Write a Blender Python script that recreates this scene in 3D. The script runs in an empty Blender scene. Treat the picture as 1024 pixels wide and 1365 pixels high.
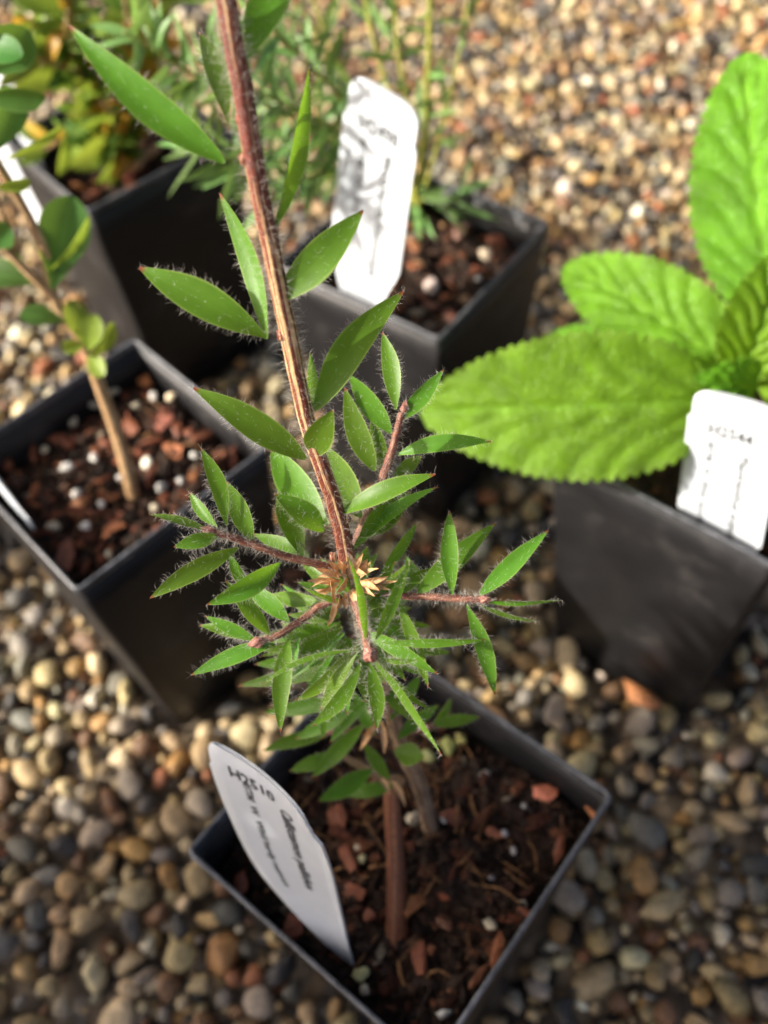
import bpy, math, random
import numpy as np
from mathutils import Vector

random.seed(7)
rng = np.random.default_rng(7)
scene = bpy.context.scene
COL = scene.collection
R = math.radians

# ------------------------------------------------------------------ camera
CAM = np.array([0.0, 0.0, 0.3045])
FPX = 1268.1                       # focal length in photo pixels (1024 x 1365)
AX = np.array([0.99773381, -0.03942168, -0.0545269])     # world axes in camera frame (x right, y down, z forward)
AY = np.array([0.0, -0.81038889, 0.58589235])
AZ = np.array([-0.06728485, -0.58456461, -0.80855239])
cam_data = bpy.data.cameras.new('camera')
cam = bpy.data.objects.new('camera', cam_data)
COL.objects.link(cam)
right = Vector((AX[0], AY[0], AZ[0])); down = Vector((AX[1], AY[1], AZ[1])); fwd = Vector((AX[2], AY[2], AZ[2]))
from mathutils import Matrix
cam.matrix_world = Matrix(((right.x, -down.x, -fwd.x, CAM[0]), (right.y, -down.y, -fwd.y, CAM[1]),
                           (right.z, -down.z, -fwd.z, CAM[2]), (0, 0, 0, 1)))
cam_data.sensor_fit = 'VERTICAL'
cam_data.sensor_height = 24.0
cam_data.lens = 24.0 * FPX / 1365.0
cam_data.clip_start = 0.005
cam_data.clip_end = 200
cam_data.dof.use_dof = True
cam_data.dof.focus_distance = 0.131
cam_data.dof.aperture_fstop = 10.2
scene.camera = cam

# ------------------------------------------------------------------ sky, sun, exposure
SUN_EL, SUN_AZ = R(30), R(10)       # travel direction of the light: +x turned 10 deg towards +y
to_sun = Vector((-math.cos(SUN_EL) * math.cos(SUN_AZ), -math.cos(SUN_EL) * math.sin(SUN_AZ), math.sin(SUN_EL)))
world = bpy.data.worlds.new('World'); scene.world = world
world.use_nodes = True
wn = world.node_tree.nodes; wl = world.node_tree.links
sky = wn.new('ShaderNodeTexSky'); sky.sky_type = 'NISHITA'; sky.sun_disc = False
sky.sun_elevation = SUN_EL; sky.sun_rotation = math.atan2(to_sun.x, to_sun.y); sky.dust_density = 7.0; sky.ozone_density = 0.0; sky.air_density = 0.45
wl.new(sky.outputs[0], wn['Background'].inputs[0]); wn['Background'].inputs[1].default_value = 0.125
sun_data = bpy.data.lights.new('sun', 'SUN'); sun_data.energy = 4.3; sun_data.angle = R(0.6); sun_data.color = (1, 0.93, 0.82)
sun = bpy.data.objects.new('sun', sun_data); COL.objects.link(sun)
sun.rotation_euler = to_sun.to_track_quat('Z', 'Y').to_euler(); sun.location = (-2, -0.5, 2)
vs = scene.view_settings
vs.view_transform = 'Standard'; vs.look = 'None'; vs.exposure = 1.03; vs.gamma = 1.0; vs.use_curve_mapping = False
scene.cycles.use_denoising = True
scene.cycles.max_bounces = 8; scene.cycles.transmission_bounces = 4; scene.cycles.transparent_max_bounces = 4
scene.cycles.caustics_reflective = False; scene.cycles.caustics_refractive = False
scene.cycles.sample_clamp_indirect = 4.0

# ------------------------------------------------------------------ helpers
def ray(x, y):
    r = np.array([(x - 512) / FPX, (y - 682.5) / FPX, 1.0])
    return np.array([r @ AX, r @ AY, r @ AZ])
def P(x, y, d):                    # photo pixel at depth d (m) -> world
    return CAM + ray(x, y) * d
def Z(x, y, z):                    # photo pixel on the level z -> world
    r = ray(x, y); return CAM + r * ((z - CAM[2]) / r[2])
def nrm(v):
    v = np.asarray(v, float); n = np.linalg.norm(v); return v / n if n > 1e-12 else v
def rot(v, k, a):
    k = nrm(k); return v * math.cos(a) + np.cross(k, v) * math.sin(a) + k * (k @ v) * (1 - math.cos(a))

class MB:
    """collects verts / faces / uv / material index / colour for ONE mesh"""
    def __init__(s): s.v = []; s.f = []; s.uv = []; s.mi = []; s.c = []; s.n = 0
    def add(s, v, f, uv=None, mi=0, col=None):
        v = np.asarray(v, float); f = np.asarray(f, int)
        s.v.append(v); s.f.extend((f + s.n).tolist()); s.mi.extend([mi] * len(f))
        s.uv.append(np.zeros((len(v), 2)) if uv is None else np.asarray(uv, float))
        s.c.append(np.tile((1, 1, 1) if col is None else col, (len(v), 1)) if col is None or np.ndim(col) == 1 else np.asarray(col))
        s.n += len(v)
    def mesh(s, name, mats, smooth=True):
        me = bpy.data.meshes.new(name)
        v = np.concatenate(s.v)
        me.from_pydata(v.tolist(), [], s.f)
        for m in mats: me.materials.append(m)
        me.polygons.foreach_set('material_index', s.mi)
        me.polygons.foreach_set('use_smooth', [smooth] * len(s.f))
        li = np.empty(len(me.loops), int); me.loops.foreach_get('vertex_index', li)
        u = me.uv_layers.new(name='UVMap'); u.data.foreach_set('uv', np.concatenate(s.uv)[li].ravel())
        ca = me.color_attributes.new('tint', 'FLOAT_COLOR', 'POINT')
        c = np.concatenate(s.c); c = np.hstack([c, np.ones((len(c), 1))])
        ca.data.foreach_set('color', c.astype(np.float32).ravel())
        me.update()
        return me

def obj(name, me, parent=None, label=None, cat=None, group=None, kind=None, loc=None):
    o = bpy.data.objects.new(name, me); COL.objects.link(o)
    if loc is not None: o.location = loc
    if parent is not None:
        o.parent = parent
        o.matrix_parent_inverse = Matrix.Translation(parent.location).inverted() if loc is None else Matrix()
    if label: o['label'] = label
    if cat: o['category'] = cat
    if group: o['group'] = group
    if kind: o['kind'] = kind
    return o
def thing(name, label, cat, loc, group=None):
    return obj(name, None, None, label, cat, group, None, loc)

def catmull(pts, n):
    p = np.asarray(pts, float)
    p = np.vstack([2 * p[0] - p[1], p, 2 * p[-1] - p[-2]])
    out = []
    k = len(p) - 3
    for i in range(k):
        a, b, c, d = p[i:i + 4]
        for j in range(n):
            t = j / n
            out.append(0.5 * ((2 * b) + (-a + c) * t + (2 * a - 5 * b + 4 * c - d) * t * t + (-a + 3 * b - 3 * c + d) * t ** 3))
    out.append(p[-2])
    return np.array(out)

def tube(mb, pts, rad, seg=10, mi=0, col=None, ridge=0.0, cap=True, uvl=1.0):
    pts = np.asarray(pts, float); n = len(pts)
    rad = np.broadcast_to(np.asarray(rad, float), (n,))
    t = np.gradient(pts, axis=0); t = np.array([nrm(x) for x in t])
    ref = np.array([0, 0, 1.0]) if abs(t[0][2]) < 0.9 else np.array([1.0, 0, 0])
    a = nrm(np.cross(t[0], ref)); V = []; UV = []; ring = []
    s = np.concatenate([[0], np.cumsum(np.linalg.norm(np.diff(pts, axis=0), axis=1))])
    for i in range(n):
        a = nrm(a - t[i] * (a @ t[i])); b = np.cross(t[i], a)
        for j in range(seg + 1):
            th = 2 * math.pi * j / seg
            r = rad[i] * (1 + ridge * math.cos(3 * th + 4 * s[i] * 20) + ridge * .6 * math.cos(5 * th - s[i] * 60))
            V.append(pts[i] + r * (math.cos(th) * a + math.sin(th) * b)); UV.append((j / seg, s[i] * uvl))
    F = []
    w = seg + 1
    for i in range(n - 1):
        for j in range(seg):
            F.append((i * w + j, i * w + j + 1, (i + 1) * w + j + 1, (i + 1) * w + j))
    mb.add(V, F, UV, mi, col)
    if cap:
        for i, flip in ((0, True), (n - 1, False)):
            idx = [i * w + j for j in range(seg)]
            mb.add([V[q] for q in idx] + [pts[i] + t[i] * rad[i] * (-.3 if flip else .3)],
                   [(j, (j + 1) % seg, seg) if not flip else ((j + 1) % seg, j, seg) for j in range(seg)],
                   [UV[q] for q in idx] + [(0.5, UV[idx[0]][1])], mi, col)

def hairs(mb, roots, dirs, length, r=1.05e-5, mi=1, curl=0.6):
    """fine plant hairs: bent tapered three-sided spikes"""
    for p, d in zip(roots, dirs):
        L = length * random.choice((.3, .5, .7, .9, 1.0, 1.3)) * random.uniform(.85, 1.15)
        d = nrm(d); q = nrm(np.cross(d, rng.normal(size=3))); q2 = np.cross(d, q)
        mid = p + d * L * .55 + q * L * .08; end = p + d * L * .95 + q * L * curl * random.uniform(-1, 1)
        V = [];
        for c, rr in ((p, r), (mid, r * .8)):
            for k in range(3):
                th = 2.094 * k; V.append(c + rr * (math.cos(th) * q + math.sin(th) * q2))
        V.append(end)
        F = []
        for k in range(3):
            k2 = (k + 1) % 3
            F.append((k, k2, 3 + k2)); F.append((k, 3 + k2, 3 + k)); F.append((3 + k, 3 + k2, 6))
        mb.add(V, F, None, mi)

def ico(sub):
    import bmesh
    bm = bmesh.new(); bmesh.ops.create_icosphere(bm, subdivisions=sub, radius=1.0)
    bm.verts.ensure_lookup_table()
    v = np.array([x.co[:] for x in bm.verts]); f = np.array([[q.index for q in x.verts] for x in bm.faces]); bm.free()
    return v, f
ICO1, ICO2, ICO3 = ico(1), ico(2), ico(3)

# ------------------------------------------------------------------ materials
def mat(name):
    m = bpy.data.materials.new(name); m.use_nodes = True
    nt = m.node_tree; return m, nt.nodes, nt.links, nt.nodes['Principled BSDF']
def N(nodes, t, **kw):
    n = nodes.new(t)
    for k, v in kw.items():
        if k in n.inputs: n.inputs[k].default_value = v
        else: setattr(n, k, v)
    return n
def ramp(nodes, stops, interp='LINEAR'):
    r = nodes.new('ShaderNodeValToRGB'); cr = r.color_ramp; cr.interpolation = interp
    while len(cr.elements) > 1: cr.elements.remove(cr.elements[-1])
    cr.elements[0].position = stops[0][0]; cr.elements[0].color = (*stops[0][1], 1)
    for p, c in stops[1:]:
        e = cr.elements.new(p); e.color = (*c, 1)
    return r
def mixc(nodes, links, fac, a, b, mode='MIX'):
    m = nodes.new('ShaderNodeMix'); m.data_type = 'RGBA'; m.blend_type = mode
    for sock, val in ((m.inputs[0], fac), (m.inputs[6], a), (m.inputs[7], b)):
        if hasattr(val, 'is_linked') or hasattr(val, 'links'): links.new(val, sock)
        elif isinstance(val, (int, float)): sock.default_value = val
        else: sock.default_value = (*val, 1)
    return m.outputs[2]
def objcoord(nodes):
    return nodes.new('ShaderNodeTexCoord').outputs['Object']
def math_(nodes, links, op, a, b=None, c=None):
    n = nodes.new('ShaderNodeMath'); n.operation = op
    for i, v in enumerate((a, b, c)):
        if v is None: continue
        if isinstance(v, (int, float)): n.inputs[i].default_value = v
        else: links.new(v, n.inputs[i])
    return n.outputs[0]

def ramp_out(n, l, sock, lo=.35, hi=1.5):
    r = ramp(n, [(.3, (lo,) * 3), (.7, (hi,) * 3)]); l.new(sock, r.inputs[0]); return r.outputs[0]
def leaf_material(name, top, under, trans, net=0.0, tip=(.25, .03, .03), rib=0.35, margin=0.5, rough=.38, tfac=.34, speck=0.0, vary=.25, bump=.15, scale=900):
    m, n, l, b = mat(name)
    tc = n.new('ShaderNodeTexCoord'); sep = n.new('ShaderNodeSeparateXYZ'); l.new(tc.outputs['UV'], sep.inputs[0])
    au = math_(n, l, 'ABSOLUTE', math_(n, l, 'MULTIPLY_ADD', sep.outputs[0], 2.0, -1.0))   # 0 at rib, 1 at margin
    geo = n.new('ShaderNodeNewGeometry')
    info = n.new('ShaderNodeObjectInfo')
    nz = N(n, 'ShaderNodeTexNoise', Scale=scale * .35, Detail=3.0); l.new(tc.outputs['Object'], nz.inputs['Vector'])
    c = mixc(n, l, geo.outputs['Backfacing'], top, under)
    hsv = n.new('ShaderNodeHueSaturation')
    l.new(math_(n, l, 'MULTIPLY_ADD', info.outputs['Random'], .035, .4825), hsv.inputs['Hue'])
    l.new(math_(n, l, 'MULTIPLY_ADD', info.outputs['Random'], 2 * vary, 1 - vary), hsv.inputs['Value'])
    l.new(c, hsv.inputs['Color']); c = hsv.outputs[0]
    mott = math_(n, l, 'MULTIPLY_ADD', nz.outputs[0], .7, .65)
    vm = n.new('ShaderNodeVectorMath'); vm.operation = 'SCALE'; l.new(c, vm.inputs[0]); l.new(mott, vm.inputs['Scale']); c = vm.outputs[0]
    if rib:
        rr = ramp(n, [(0.0, (1, 1, 1)), (.05, (.6, .6, .6)), (.12, (0, 0, 0))]); l.new(au, rr.inputs[0])
        c = mixc(n, l, math_(n, l, 'MULTIPLY', rr.outputs[0], rib), c, tuple(min(1, x * 1.7 + .02) for x in top))
    if margin:
        rm = ramp(n, [(.86, (0, 0, 0)), (.97, (1, 1, 1))]); l.new(au, rm.inputs[0])
        c = mixc(n, l, math_(n, l, 'MULTIPLY', rm.outputs[0], margin), c, (.36, .46, .12))
    if tip:
        rt = ramp(n, [(.945, (0, 0, 0)), (.985, (1, 1, 1))]); l.new(sep.outputs[1], rt.inputs[0])
        c = mixc(n, l, rt.outputs[0], c, tip)
    if speck:
        vo = N(n, 'ShaderNodeTexNoise', Scale=2600.0, Detail=2.0); l.new(tc.outputs['Object'], vo.inputs['Vector'])
        rs = ramp(n, [(.70, (0, 0, 0)), (.76, (1, 1, 1))]); l.new(vo.outputs[0], rs.inputs[0])
        c = mixc(n, l, math_(n, l, 'MULTIPLY', rs.outputs[0], speck), c, (.6, .68, .5))
    l.new(c, b.inputs['Base Color']); b.inputs['Roughness'].default_value = rough
    b.inputs['Specular IOR Level'].default_value = .28
    bp = N(n, 'ShaderNodeBump', Strength=bump, Distance=.0002); nb = N(n, 'ShaderNodeTexNoise', Scale=float(scale * 1.6), Detail=3.0)
    l.new(tc.outputs['Object'], nb.inputs['Vector']); l.new(nb.outputs[0], bp.inputs['Height']); l.new(bp.outputs[0], b.inputs['Normal'])
    if net:
        nv_ = N(n, 'ShaderNodeTexNoise', Scale=140.0, Detail=2.0); l.new(tc.outputs['Object'], nv_.inputs['Vector'])
        wv = mixc(n, l, .012, tc.outputs['Object'], nv_.outputs['Color'], 'LINEAR_LIGHT')
        vv = N(n, 'ShaderNodeTexVoronoi', Scale=330.0); vv.feature = 'DISTANCE_TO_EDGE'; l.new(wv, vv.inputs['Vector'])
        rv = ramp(n, [(0.0, (0, 0, 0)), (.16, (1, 1, 1))]); l.new(vv.outputs['Distance'], rv.inputs[0])
        b2 = N(n, 'ShaderNodeBump', Strength=net, Distance=.0007); l.new(rv.outputs[0], b2.inputs['Height']); l.new(bp.outputs[0], b2.inputs['Normal']); l.new(b2.outputs[0], b.inputs['Normal'])
        n3 = N(n, 'ShaderNodeTexNoise', Scale=75.0, Detail=5.0, Roughness=.6); l.new(tc.outputs['Object'], n3.inputs['Vector'])
        c = mixc(n, l, .8, c, ramp_out(n, l, n3.outputs[0], .62, 1.32), 'MULTIPLY'); l.new(c, b.inputs['Base Color'])
    tr = n.new('ShaderNodeBsdfTranslucent')
    l.new(mixc(n, l, .55, c, trans), tr.inputs['Color'])
    mx = n.new('ShaderNodeMixShader'); mx.inputs[0].default_value = tfac
    l.new(b.outputs[0], mx.inputs[1]); l.new(tr.outputs[0], mx.inputs[2])
    l.new(mx.outputs[0], n['Material Output'].inputs[0])
    return m

M = {}
M['leaf'] = leaf_material('bottlebrush leaf', (.088, .20, .016), (.19, .30, .09), (.36, .66, .03), speck=.55, rough=.42, tfac=.38, rib=.10, margin=.45)
M['round_leaf'] = leaf_material('round leaf', (.06, .16, .03), (.16, .27, .09), (.32, .5, .05), tip=None, margin=.2, rough=.45)
M['lime_leaf'] = leaf_material('young lime leaf', (.20, .30, .04), (.28, .36, .1), (.5, .6, .06), tip=None, margin=.2)
M['shrub_leaf'] = leaf_material('small shrub leaf', (.12, .20, .035), (.20, .27, .09), (.4, .5, .05), tip=None, margin=.3, vary=.45)
M['yellow_leaf'] = leaf_material('yellowed leaf', (.42, .24, .03), (.45, .3, .06), (.6, .35, .04), tip=None, margin=.2)
M['needle'] = leaf_material('needle leaf', (.14, .25, .075), (.22, .32, .15), (.32, .48, .08), tip=None, rib=.1, margin=.2, vary=.4)
M['broad_leaf'] = leaf_material('broad toothed leaf', (.13, .285, .014), (.2, .33, .08), (.52, .78, .02), tip=None, rib=.3, margin=.12, rough=.5, tfac=.42, vary=.06, bump=.25, scale=500, net=.42)
M['shade_shrub'] = leaf_material('dense shrub leaf', (.05, .11, .03), (.08, .14, .05), (.1, .2, .03), tip=None)

m, n, l, b = mat('plant hair'); M['hair'] = m
b.inputs['Base Color'].default_value = (.75, .72, .66, 1); b.inputs['Roughness'].default_value = .5
tr = N(n, 'ShaderNodeBsdfTranslucent', Color=(.8, .78, .72, 1)); mx = n.new('ShaderNodeMixShader'); mx.inputs[0].default_value = .4
l.new(b.outputs[0], mx.inputs[1]); l.new(tr.outputs[0], mx.inputs[2]); l.new(mx.outputs[0], n['Material Output'].inputs[0])

def stem_material(name, dark, mid, pale, stripes=3.0, pale_amt=.5, rough=.55, along=140.0):
    m, n, l, b = mat(name)
    tc = n.new('ShaderNodeTexCoord')
    mp = n.new('ShaderNodeMapping'); mp.inputs['Scale'].default_value = (stripes, along * .16, 1); l.new(tc.outputs['UV'], mp.inputs[0])
    nz = N(n, 'ShaderNodeTexNoise', Scale=3.2, Detail=5.0, Roughness=.65); l.new(mp.outputs[0], nz.inputs['Vector'])
    t_ = 1 - pale_amt
    r1 = ramp(n, [(.30, dark), (.42, mid), (t_, mid), (t_ + .035, pale), (t_ + .13, pale), (t_ + .17, dark), (t_ + .22, mid)])
    l.new(nz.outputs[0], r1.inputs[0])
    n2 = N(n, 'ShaderNodeTexNoise', Scale=1400.0, Detail=3.0); l.new(tc.outputs['Object'], n2.inputs['Vector'])
    c = mixc(n, l, .55, r1.outputs[0], ramp_out(n, l, n2.outputs[0]), 'MULTIPLY')
    l.new(c, b.inputs['Base Color']); b.inputs['Roughness'].default_value = rough
    bp = N(n, 'ShaderNodeBump', Strength=.6, Distance=.0004); l.new(nz.outputs[0], bp.inputs['Height']); l.new(bp.outputs[0], b.inputs['Normal'])
    return m
M['stem'] = stem_material('red striped bark', (.035, .009, .006), (.14, .028, .014), (.60, .40, .20), stripes=3.4, along=40, pale_amt=.475)
M['twig'] = stem_material('red brown twig', (.06, .018, .012), (.15, .045, .026), (.26, .12, .075), stripes=2.0, along=300)
M['woody'] = stem_material('grey brown woody stem', (.10, .06, .04), (.24, .15, .09), (.40, .28, .18), stripes=3.0)
M['tan_twig'] = stem_material('tan twig', (.2, .11, .05), (.36, .21, .10), (.5, .34, .18), stripes=2.0)
M['green_stem'] = stem_material('yellow green stem', (.16, .2, .03), (.28, .30, .05), (.40, .38, .08), stripes=2.0)
M['redstick'] = stem_material('red brown bark stick', (.05, .016, .008), (.16, .052, .022), (.26, .11, .05), stripes=5.0, along=60)
M['bract'] = stem_material('dry bract', (.50, .20, .05), (.70, .36, .13), (.86, .62, .36), stripes=2.0)
M['bud'] = stem_material('bud scale', (.11, .03, .025), (.24, .08, .06), (.42, .22, .16), stripes=4.0)

def tint_material(name, rough, noise_scale, lo=.7, hi=1.25, bump=.3, dist=.0006, spec=.4, sheen=False):
    m, n, l, b = mat(name)
    at = n.new('ShaderNodeAttribute'); at.attribute_name = 'tint'
    nz = N(n, 'ShaderNodeTexNoise', Scale=float(noise_scale), Detail=5.0, Roughness=.6); l.new(objcoord(n), nz.inputs['Vector'])
    c = mixc(n, l, 1.0, at.outputs['Color'], ramp_out(n, l, nz.outputs[0], lo, hi), 'MULTIPLY')
    l.new(c, b.inputs['Base Color']); b.inputs['Roughness'].default_value = rough; b.inputs['Specular IOR Level'].default_value = spec
    bp = N(n, 'ShaderNodeBump', Strength=bump, Distance=dist); l.new(nz.outputs[0], bp.inputs['Height']); l.new(bp.outputs[0], b.inputs['Normal'])
    return m
M['pebble'] = tint_material('river pebble', .6, 520, .55, 1.35, .6, .0006)
M['soil'] = tint_material('potting mix', .8, 900, .5, 1.6, .8, .0012, spec=.25)
M['chip'] = tint_material('bark chip', .6, 700, .6, 1.4, .5, .0005, spec=.35)
M['perlite'] = tint_material('perlite grain', .8, 1500, .75, 1.15, .5, .0004, spec=.2)

m, n, l, b = mat('gravel bed'); M['ground'] = m
oc = objcoord(n)
vo = N(n, 'ShaderNodeTexVoronoi', Scale=105.0); l.new(oc, vo.inputs['Vector'])
rc = ramp(n, [(0, (.04, .035, .03)), (.2, (.10, .08, .065)), (.4, (.30, .23, .15)), (.6, (.4, .31, .2)), (.8, (.2, .13, .07)), (1, (.5, .44, .36))])
sx = n.new('ShaderNodeSeparateXYZ'); l.new(vo.outputs['Color'], sx.inputs[0]); l.new(sx.outputs[0], rc.inputs[0])
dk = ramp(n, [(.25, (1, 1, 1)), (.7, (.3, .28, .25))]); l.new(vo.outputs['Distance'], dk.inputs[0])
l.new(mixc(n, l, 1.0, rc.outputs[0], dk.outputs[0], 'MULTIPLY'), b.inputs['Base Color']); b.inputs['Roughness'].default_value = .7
bp = N(n, 'ShaderNodeBump', Strength=1.0, Distance=.006); bp.invert = True; l.new(vo.outputs['Distance'], bp.inputs['Height']); l.new(bp.outputs[0], b.inputs['Normal'])

m, n, l, b = mat('black pot plastic'); M['pot'] = m
oc = objcoord(n)
nz = N(n, 'ShaderNodeTexNoise', Scale=38.0, Detail=6.0, Roughness=.65); l.new(oc, nz.inputs['Vector'])
rc = ramp(n, [(.36, (.009, .009, .010)), (.56, (.015, .0145, .0155)), (.72, (.050, .046, .045))]); l.new(nz.outputs[0], rc.inputs[0])
l.new(rc.outputs[0], b.inputs['Base Color'])
n2 = N(n, 'ShaderNodeTexNoise', Scale=420.0, Detail=4.0); l.new(oc, n2.inputs['Vector'])
l.new(math_(n, l, 'MULTIPLY_ADD', nz.outputs[0], .35, .28), b.inputs['Roughness']); b.inputs['Specular IOR Level'].default_value = .30
bp = N(n, 'ShaderNodeBump', Strength=.25, Distance=.0004); l.new(n2.outputs[0], bp.inputs['Height']); l.new(bp.outputs[0], b.inputs['Normal'])

m, n, l, b = mat('sheen and scuff pot rim'); M['rim'] = m  # sky reflection along the wall edge put into the pale colour, with scuffs
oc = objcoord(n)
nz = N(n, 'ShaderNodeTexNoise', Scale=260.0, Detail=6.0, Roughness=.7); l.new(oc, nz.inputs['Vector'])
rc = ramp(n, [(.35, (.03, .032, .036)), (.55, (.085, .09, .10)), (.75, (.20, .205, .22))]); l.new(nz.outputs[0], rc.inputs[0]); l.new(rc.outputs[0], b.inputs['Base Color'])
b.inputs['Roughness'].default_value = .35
m, n, l, b = mat('white label plastic'); M['label'] = m
nz = N(n, 'ShaderNodeTexNoise', Scale=160.0, Detail=4.0); l.new(objcoord(n), nz.inputs['Vector'])
rc = ramp(n, [(.3, (.53, .57, .62)), (.7, (.59, .63, .675))]); l.new(nz.outputs[0], rc.inputs[0]); l.new(rc.outputs[0], b.inputs['Base Color'])
b.inputs['Roughness'].default_value = .38; b.inputs['Subsurface Weight'].default_value = 0.0
m, n, l, b = mat('black print'); M['print'] = m
nz = N(n, 'ShaderNodeTexNoise', Scale=900.0); l.new(objcoord(n), nz.inputs['Vector'])
rc = ramp(n, [(.3, (.025, .028, .03)), (.7, (.055, .058, .06))]); l.new(nz.outputs[0], rc.inputs[0]); l.new(rc.outputs[0], b.inputs['Base Color']); b.inputs['Roughness'].default_value = .6
m, n, l, b = mat('blue print'); M['blue'] = m
nz = N(n, 'ShaderNodeTexNoise', Scale=500.0); l.new(objcoord(n), nz.inputs['Vector'])
rc = ramp(n, [(.3, (.03, .25, .42)), (.7, (.05, .33, .5))]); l.new(nz.outputs[0], rc.inputs[0]); l.new(rc.outputs[0], b.inputs['Base Color'])

# ------------------------------------------------------------------ pots: where they stand
RIM, SIDE, BASE = 0.105, 0.064, 0.052
SOIL = 0.093
POTS = {'front': ((-.010, .064), 51.3), 'left': ((-.0905, .169), 44.5), 'middle': ((-.004, .252), 54.0),
        'right': ((.0765, .1686), 51.4), 'back': ((-.114, .324), 41.0),
        'off': ((-.262, .218), 47.0), 'tub_a': ((-.395, -.016), 50.0), 'tub_b': ((-.40, -.125), 44.0)}  # this row: unseen pots added to shade the gravel and front pot
def pot_axes(k):
    (cx, cy), a = POTS[k]; a = R(a)
    return np.array([cx, cy]), np.array([math.cos(a), math.sin(a)]), np.array([-math.sin(a), math.cos(a)])
def in_pot(x, y, pad=.004):
    for k in POTS:
        c, e1, e2 = pot_axes(k); d = np.array([x, y]) - c
        if abs(d @ e1) < BASE / 2 + pad and abs(d @ e2) < BASE / 2 + pad: return True
    return False

# ------------------------------------------------------------------ ground and gravel
mb = MB()
g = 60.0
mb.add([(-g, -g, -.0075), (g, -g, -.0075), (g, g, -.0075), (-g, g, -.0075)], [(0, 1, 2, 3)])
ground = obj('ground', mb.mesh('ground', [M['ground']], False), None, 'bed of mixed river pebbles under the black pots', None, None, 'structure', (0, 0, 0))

PAL = [((.40, .30, .17), 5), ((.50, .40, .25), 4), ((.33, .235, .125), 4), ((.35, .20, .075), 2.4), ((.19, .17, .145), 3.4), ((.09, .083, .078), 2.2),
       ((.16, .085, .045), 2.6), ((.27, .225, .175), 3.8), ((.60, .53, .42), 1.7), ((.28, .105, .05), 1.0), ((.045, .042, .04), 1.4), ((.44, .29, .14), 2.0)]
PC = np.array([p[0] for p in PAL]); PW = np.array([p[1] for p in PAL]); PW = PW / PW.sum()
def pebble_shape(base, big=False):
    v, f = base
    v = v.copy()
    ax = rng.normal(size=(7, 3)); ax /= np.linalg.norm(ax, axis=1)[:, None]
    for a in ax:                         # facet by squashing beyond random planes
        d = v @ a; lim = rng.uniform(.38, .9); v = v - np.outer(np.maximum(d - lim, 0) * .85, a)
    for amp, fr in ((.09, 1.6), (.06, 3.0), (.035, 5.5)):
        k1 = rng.normal(size=3) * fr; v = v * (1 + amp * np.sin(v @ k1 * 2 + rng.uniform(0, 6)))[:, None]
    return v, f
SHAPES = [pebble_shape(ICO2 if False else ICO2) for _ in range(26)]
SHAPES_LO = [pebble_shape(ICO1) for _ in range(26)]
spots = []
CELL = .007
cells = {}
def try_spot(x, y, r):
    i, j = int(math.floor(x / .012)), int(math.floor(y / .012))
    for a in (-1, 0, 1):
        for b_ in (-1, 0, 1):
            for (px_, py_, pr) in cells.get((i + a, j + b_), ()):
                if (px_ - x) ** 2 + (py_ - y) ** 2 < (.76 * (pr + r)) ** 2: return False
    cells.setdefault((i, j), []).append((x, y, r)); return True
def halfw(y): return .24 + .58 * max(y, 0)
layers = []
for rr, tries in ((.0052, 5000), (.0042, 22000), (.0032, 52000), (.0023, 50000), (.0016, 30000)):
    ys = rng.uniform(-.12, .86, tries); us = rng.uniform(-1, 1, tries); sc = rng.uniform(.85, 1.18, tries)
    for y, u, s in zip(ys, us, sc):
        hw = halfw(y)
        if random.random() > (hw + .02) / .76: continue
        x = u * hw
        if in_pot(x, y): continue
        if try_spot(x, y, rr * s): layers.append((x, y, rr * s, 0))
for _ in range(9000):                    # lower filling layer
    y = random.uniform(-.12, .86); x = random.uniform(-1, 1) * halfw(y)
    if not in_pot(x, y): layers.append((x, y, random.uniform(.0022, .0042), 1))
def project(p):
    d = np.asarray(p) - CAM
    c = np.array([d[0] * AX[k] + d[1] * AY[k] + d[2] * AZ[k] for k in range(3)])
    return c[0] / c[2] * FPX + 512, c[1] / c[2] * FPX + 682.5, c[2]
def pebble_verts(x, y, r, low, shapes):
    v, f = shapes[random.randrange(len(shapes))]
    el = rng.uniform(.95, 1.5); fl = rng.uniform(.6, .95)
    s = np.array([r * el, r * rng.uniform(.82, 1.0), r * fl])
    tx, ty, tz = rng.normal(0, .32), rng.normal(0, .32), rng.uniform(0, 6.283)
    cz, sz = math.cos(tz), math.sin(tz); cx, sx_ = math.cos(tx), math.sin(tx); cy, sy = math.cos(ty), math.sin(ty)
    Rm = np.array([[cz, -sz, 0], [sz, cz, 0], [0, 0, 1]]) @ np.array([[cy, 0, sy], [0, 1, 0], [-sy, 0, cy]]) @ np.array([[1, 0, 0], [0, cx, -sx_], [0, sx_, cx]])
    z = (-.0062 if low else rng.uniform(-.0035, .0005)) + (0 if low else (r - .0030) * .35)
    return (v * s) @ Rm.T, f, np.array([x, y, z])
def pebble_colour():
    c = PC[rng.choice(len(PC), p=PW)] * rng.uniform(.85, 1.35); return np.clip(c * rng.uniform(.94, 1.06, 3) * (.96, .97, .90), .015, .8)
def seen(x, y, z):
    u, v, d = project((x, y, z)); return -20 < u < 1044 and -20 < v < 1385, d
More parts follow.
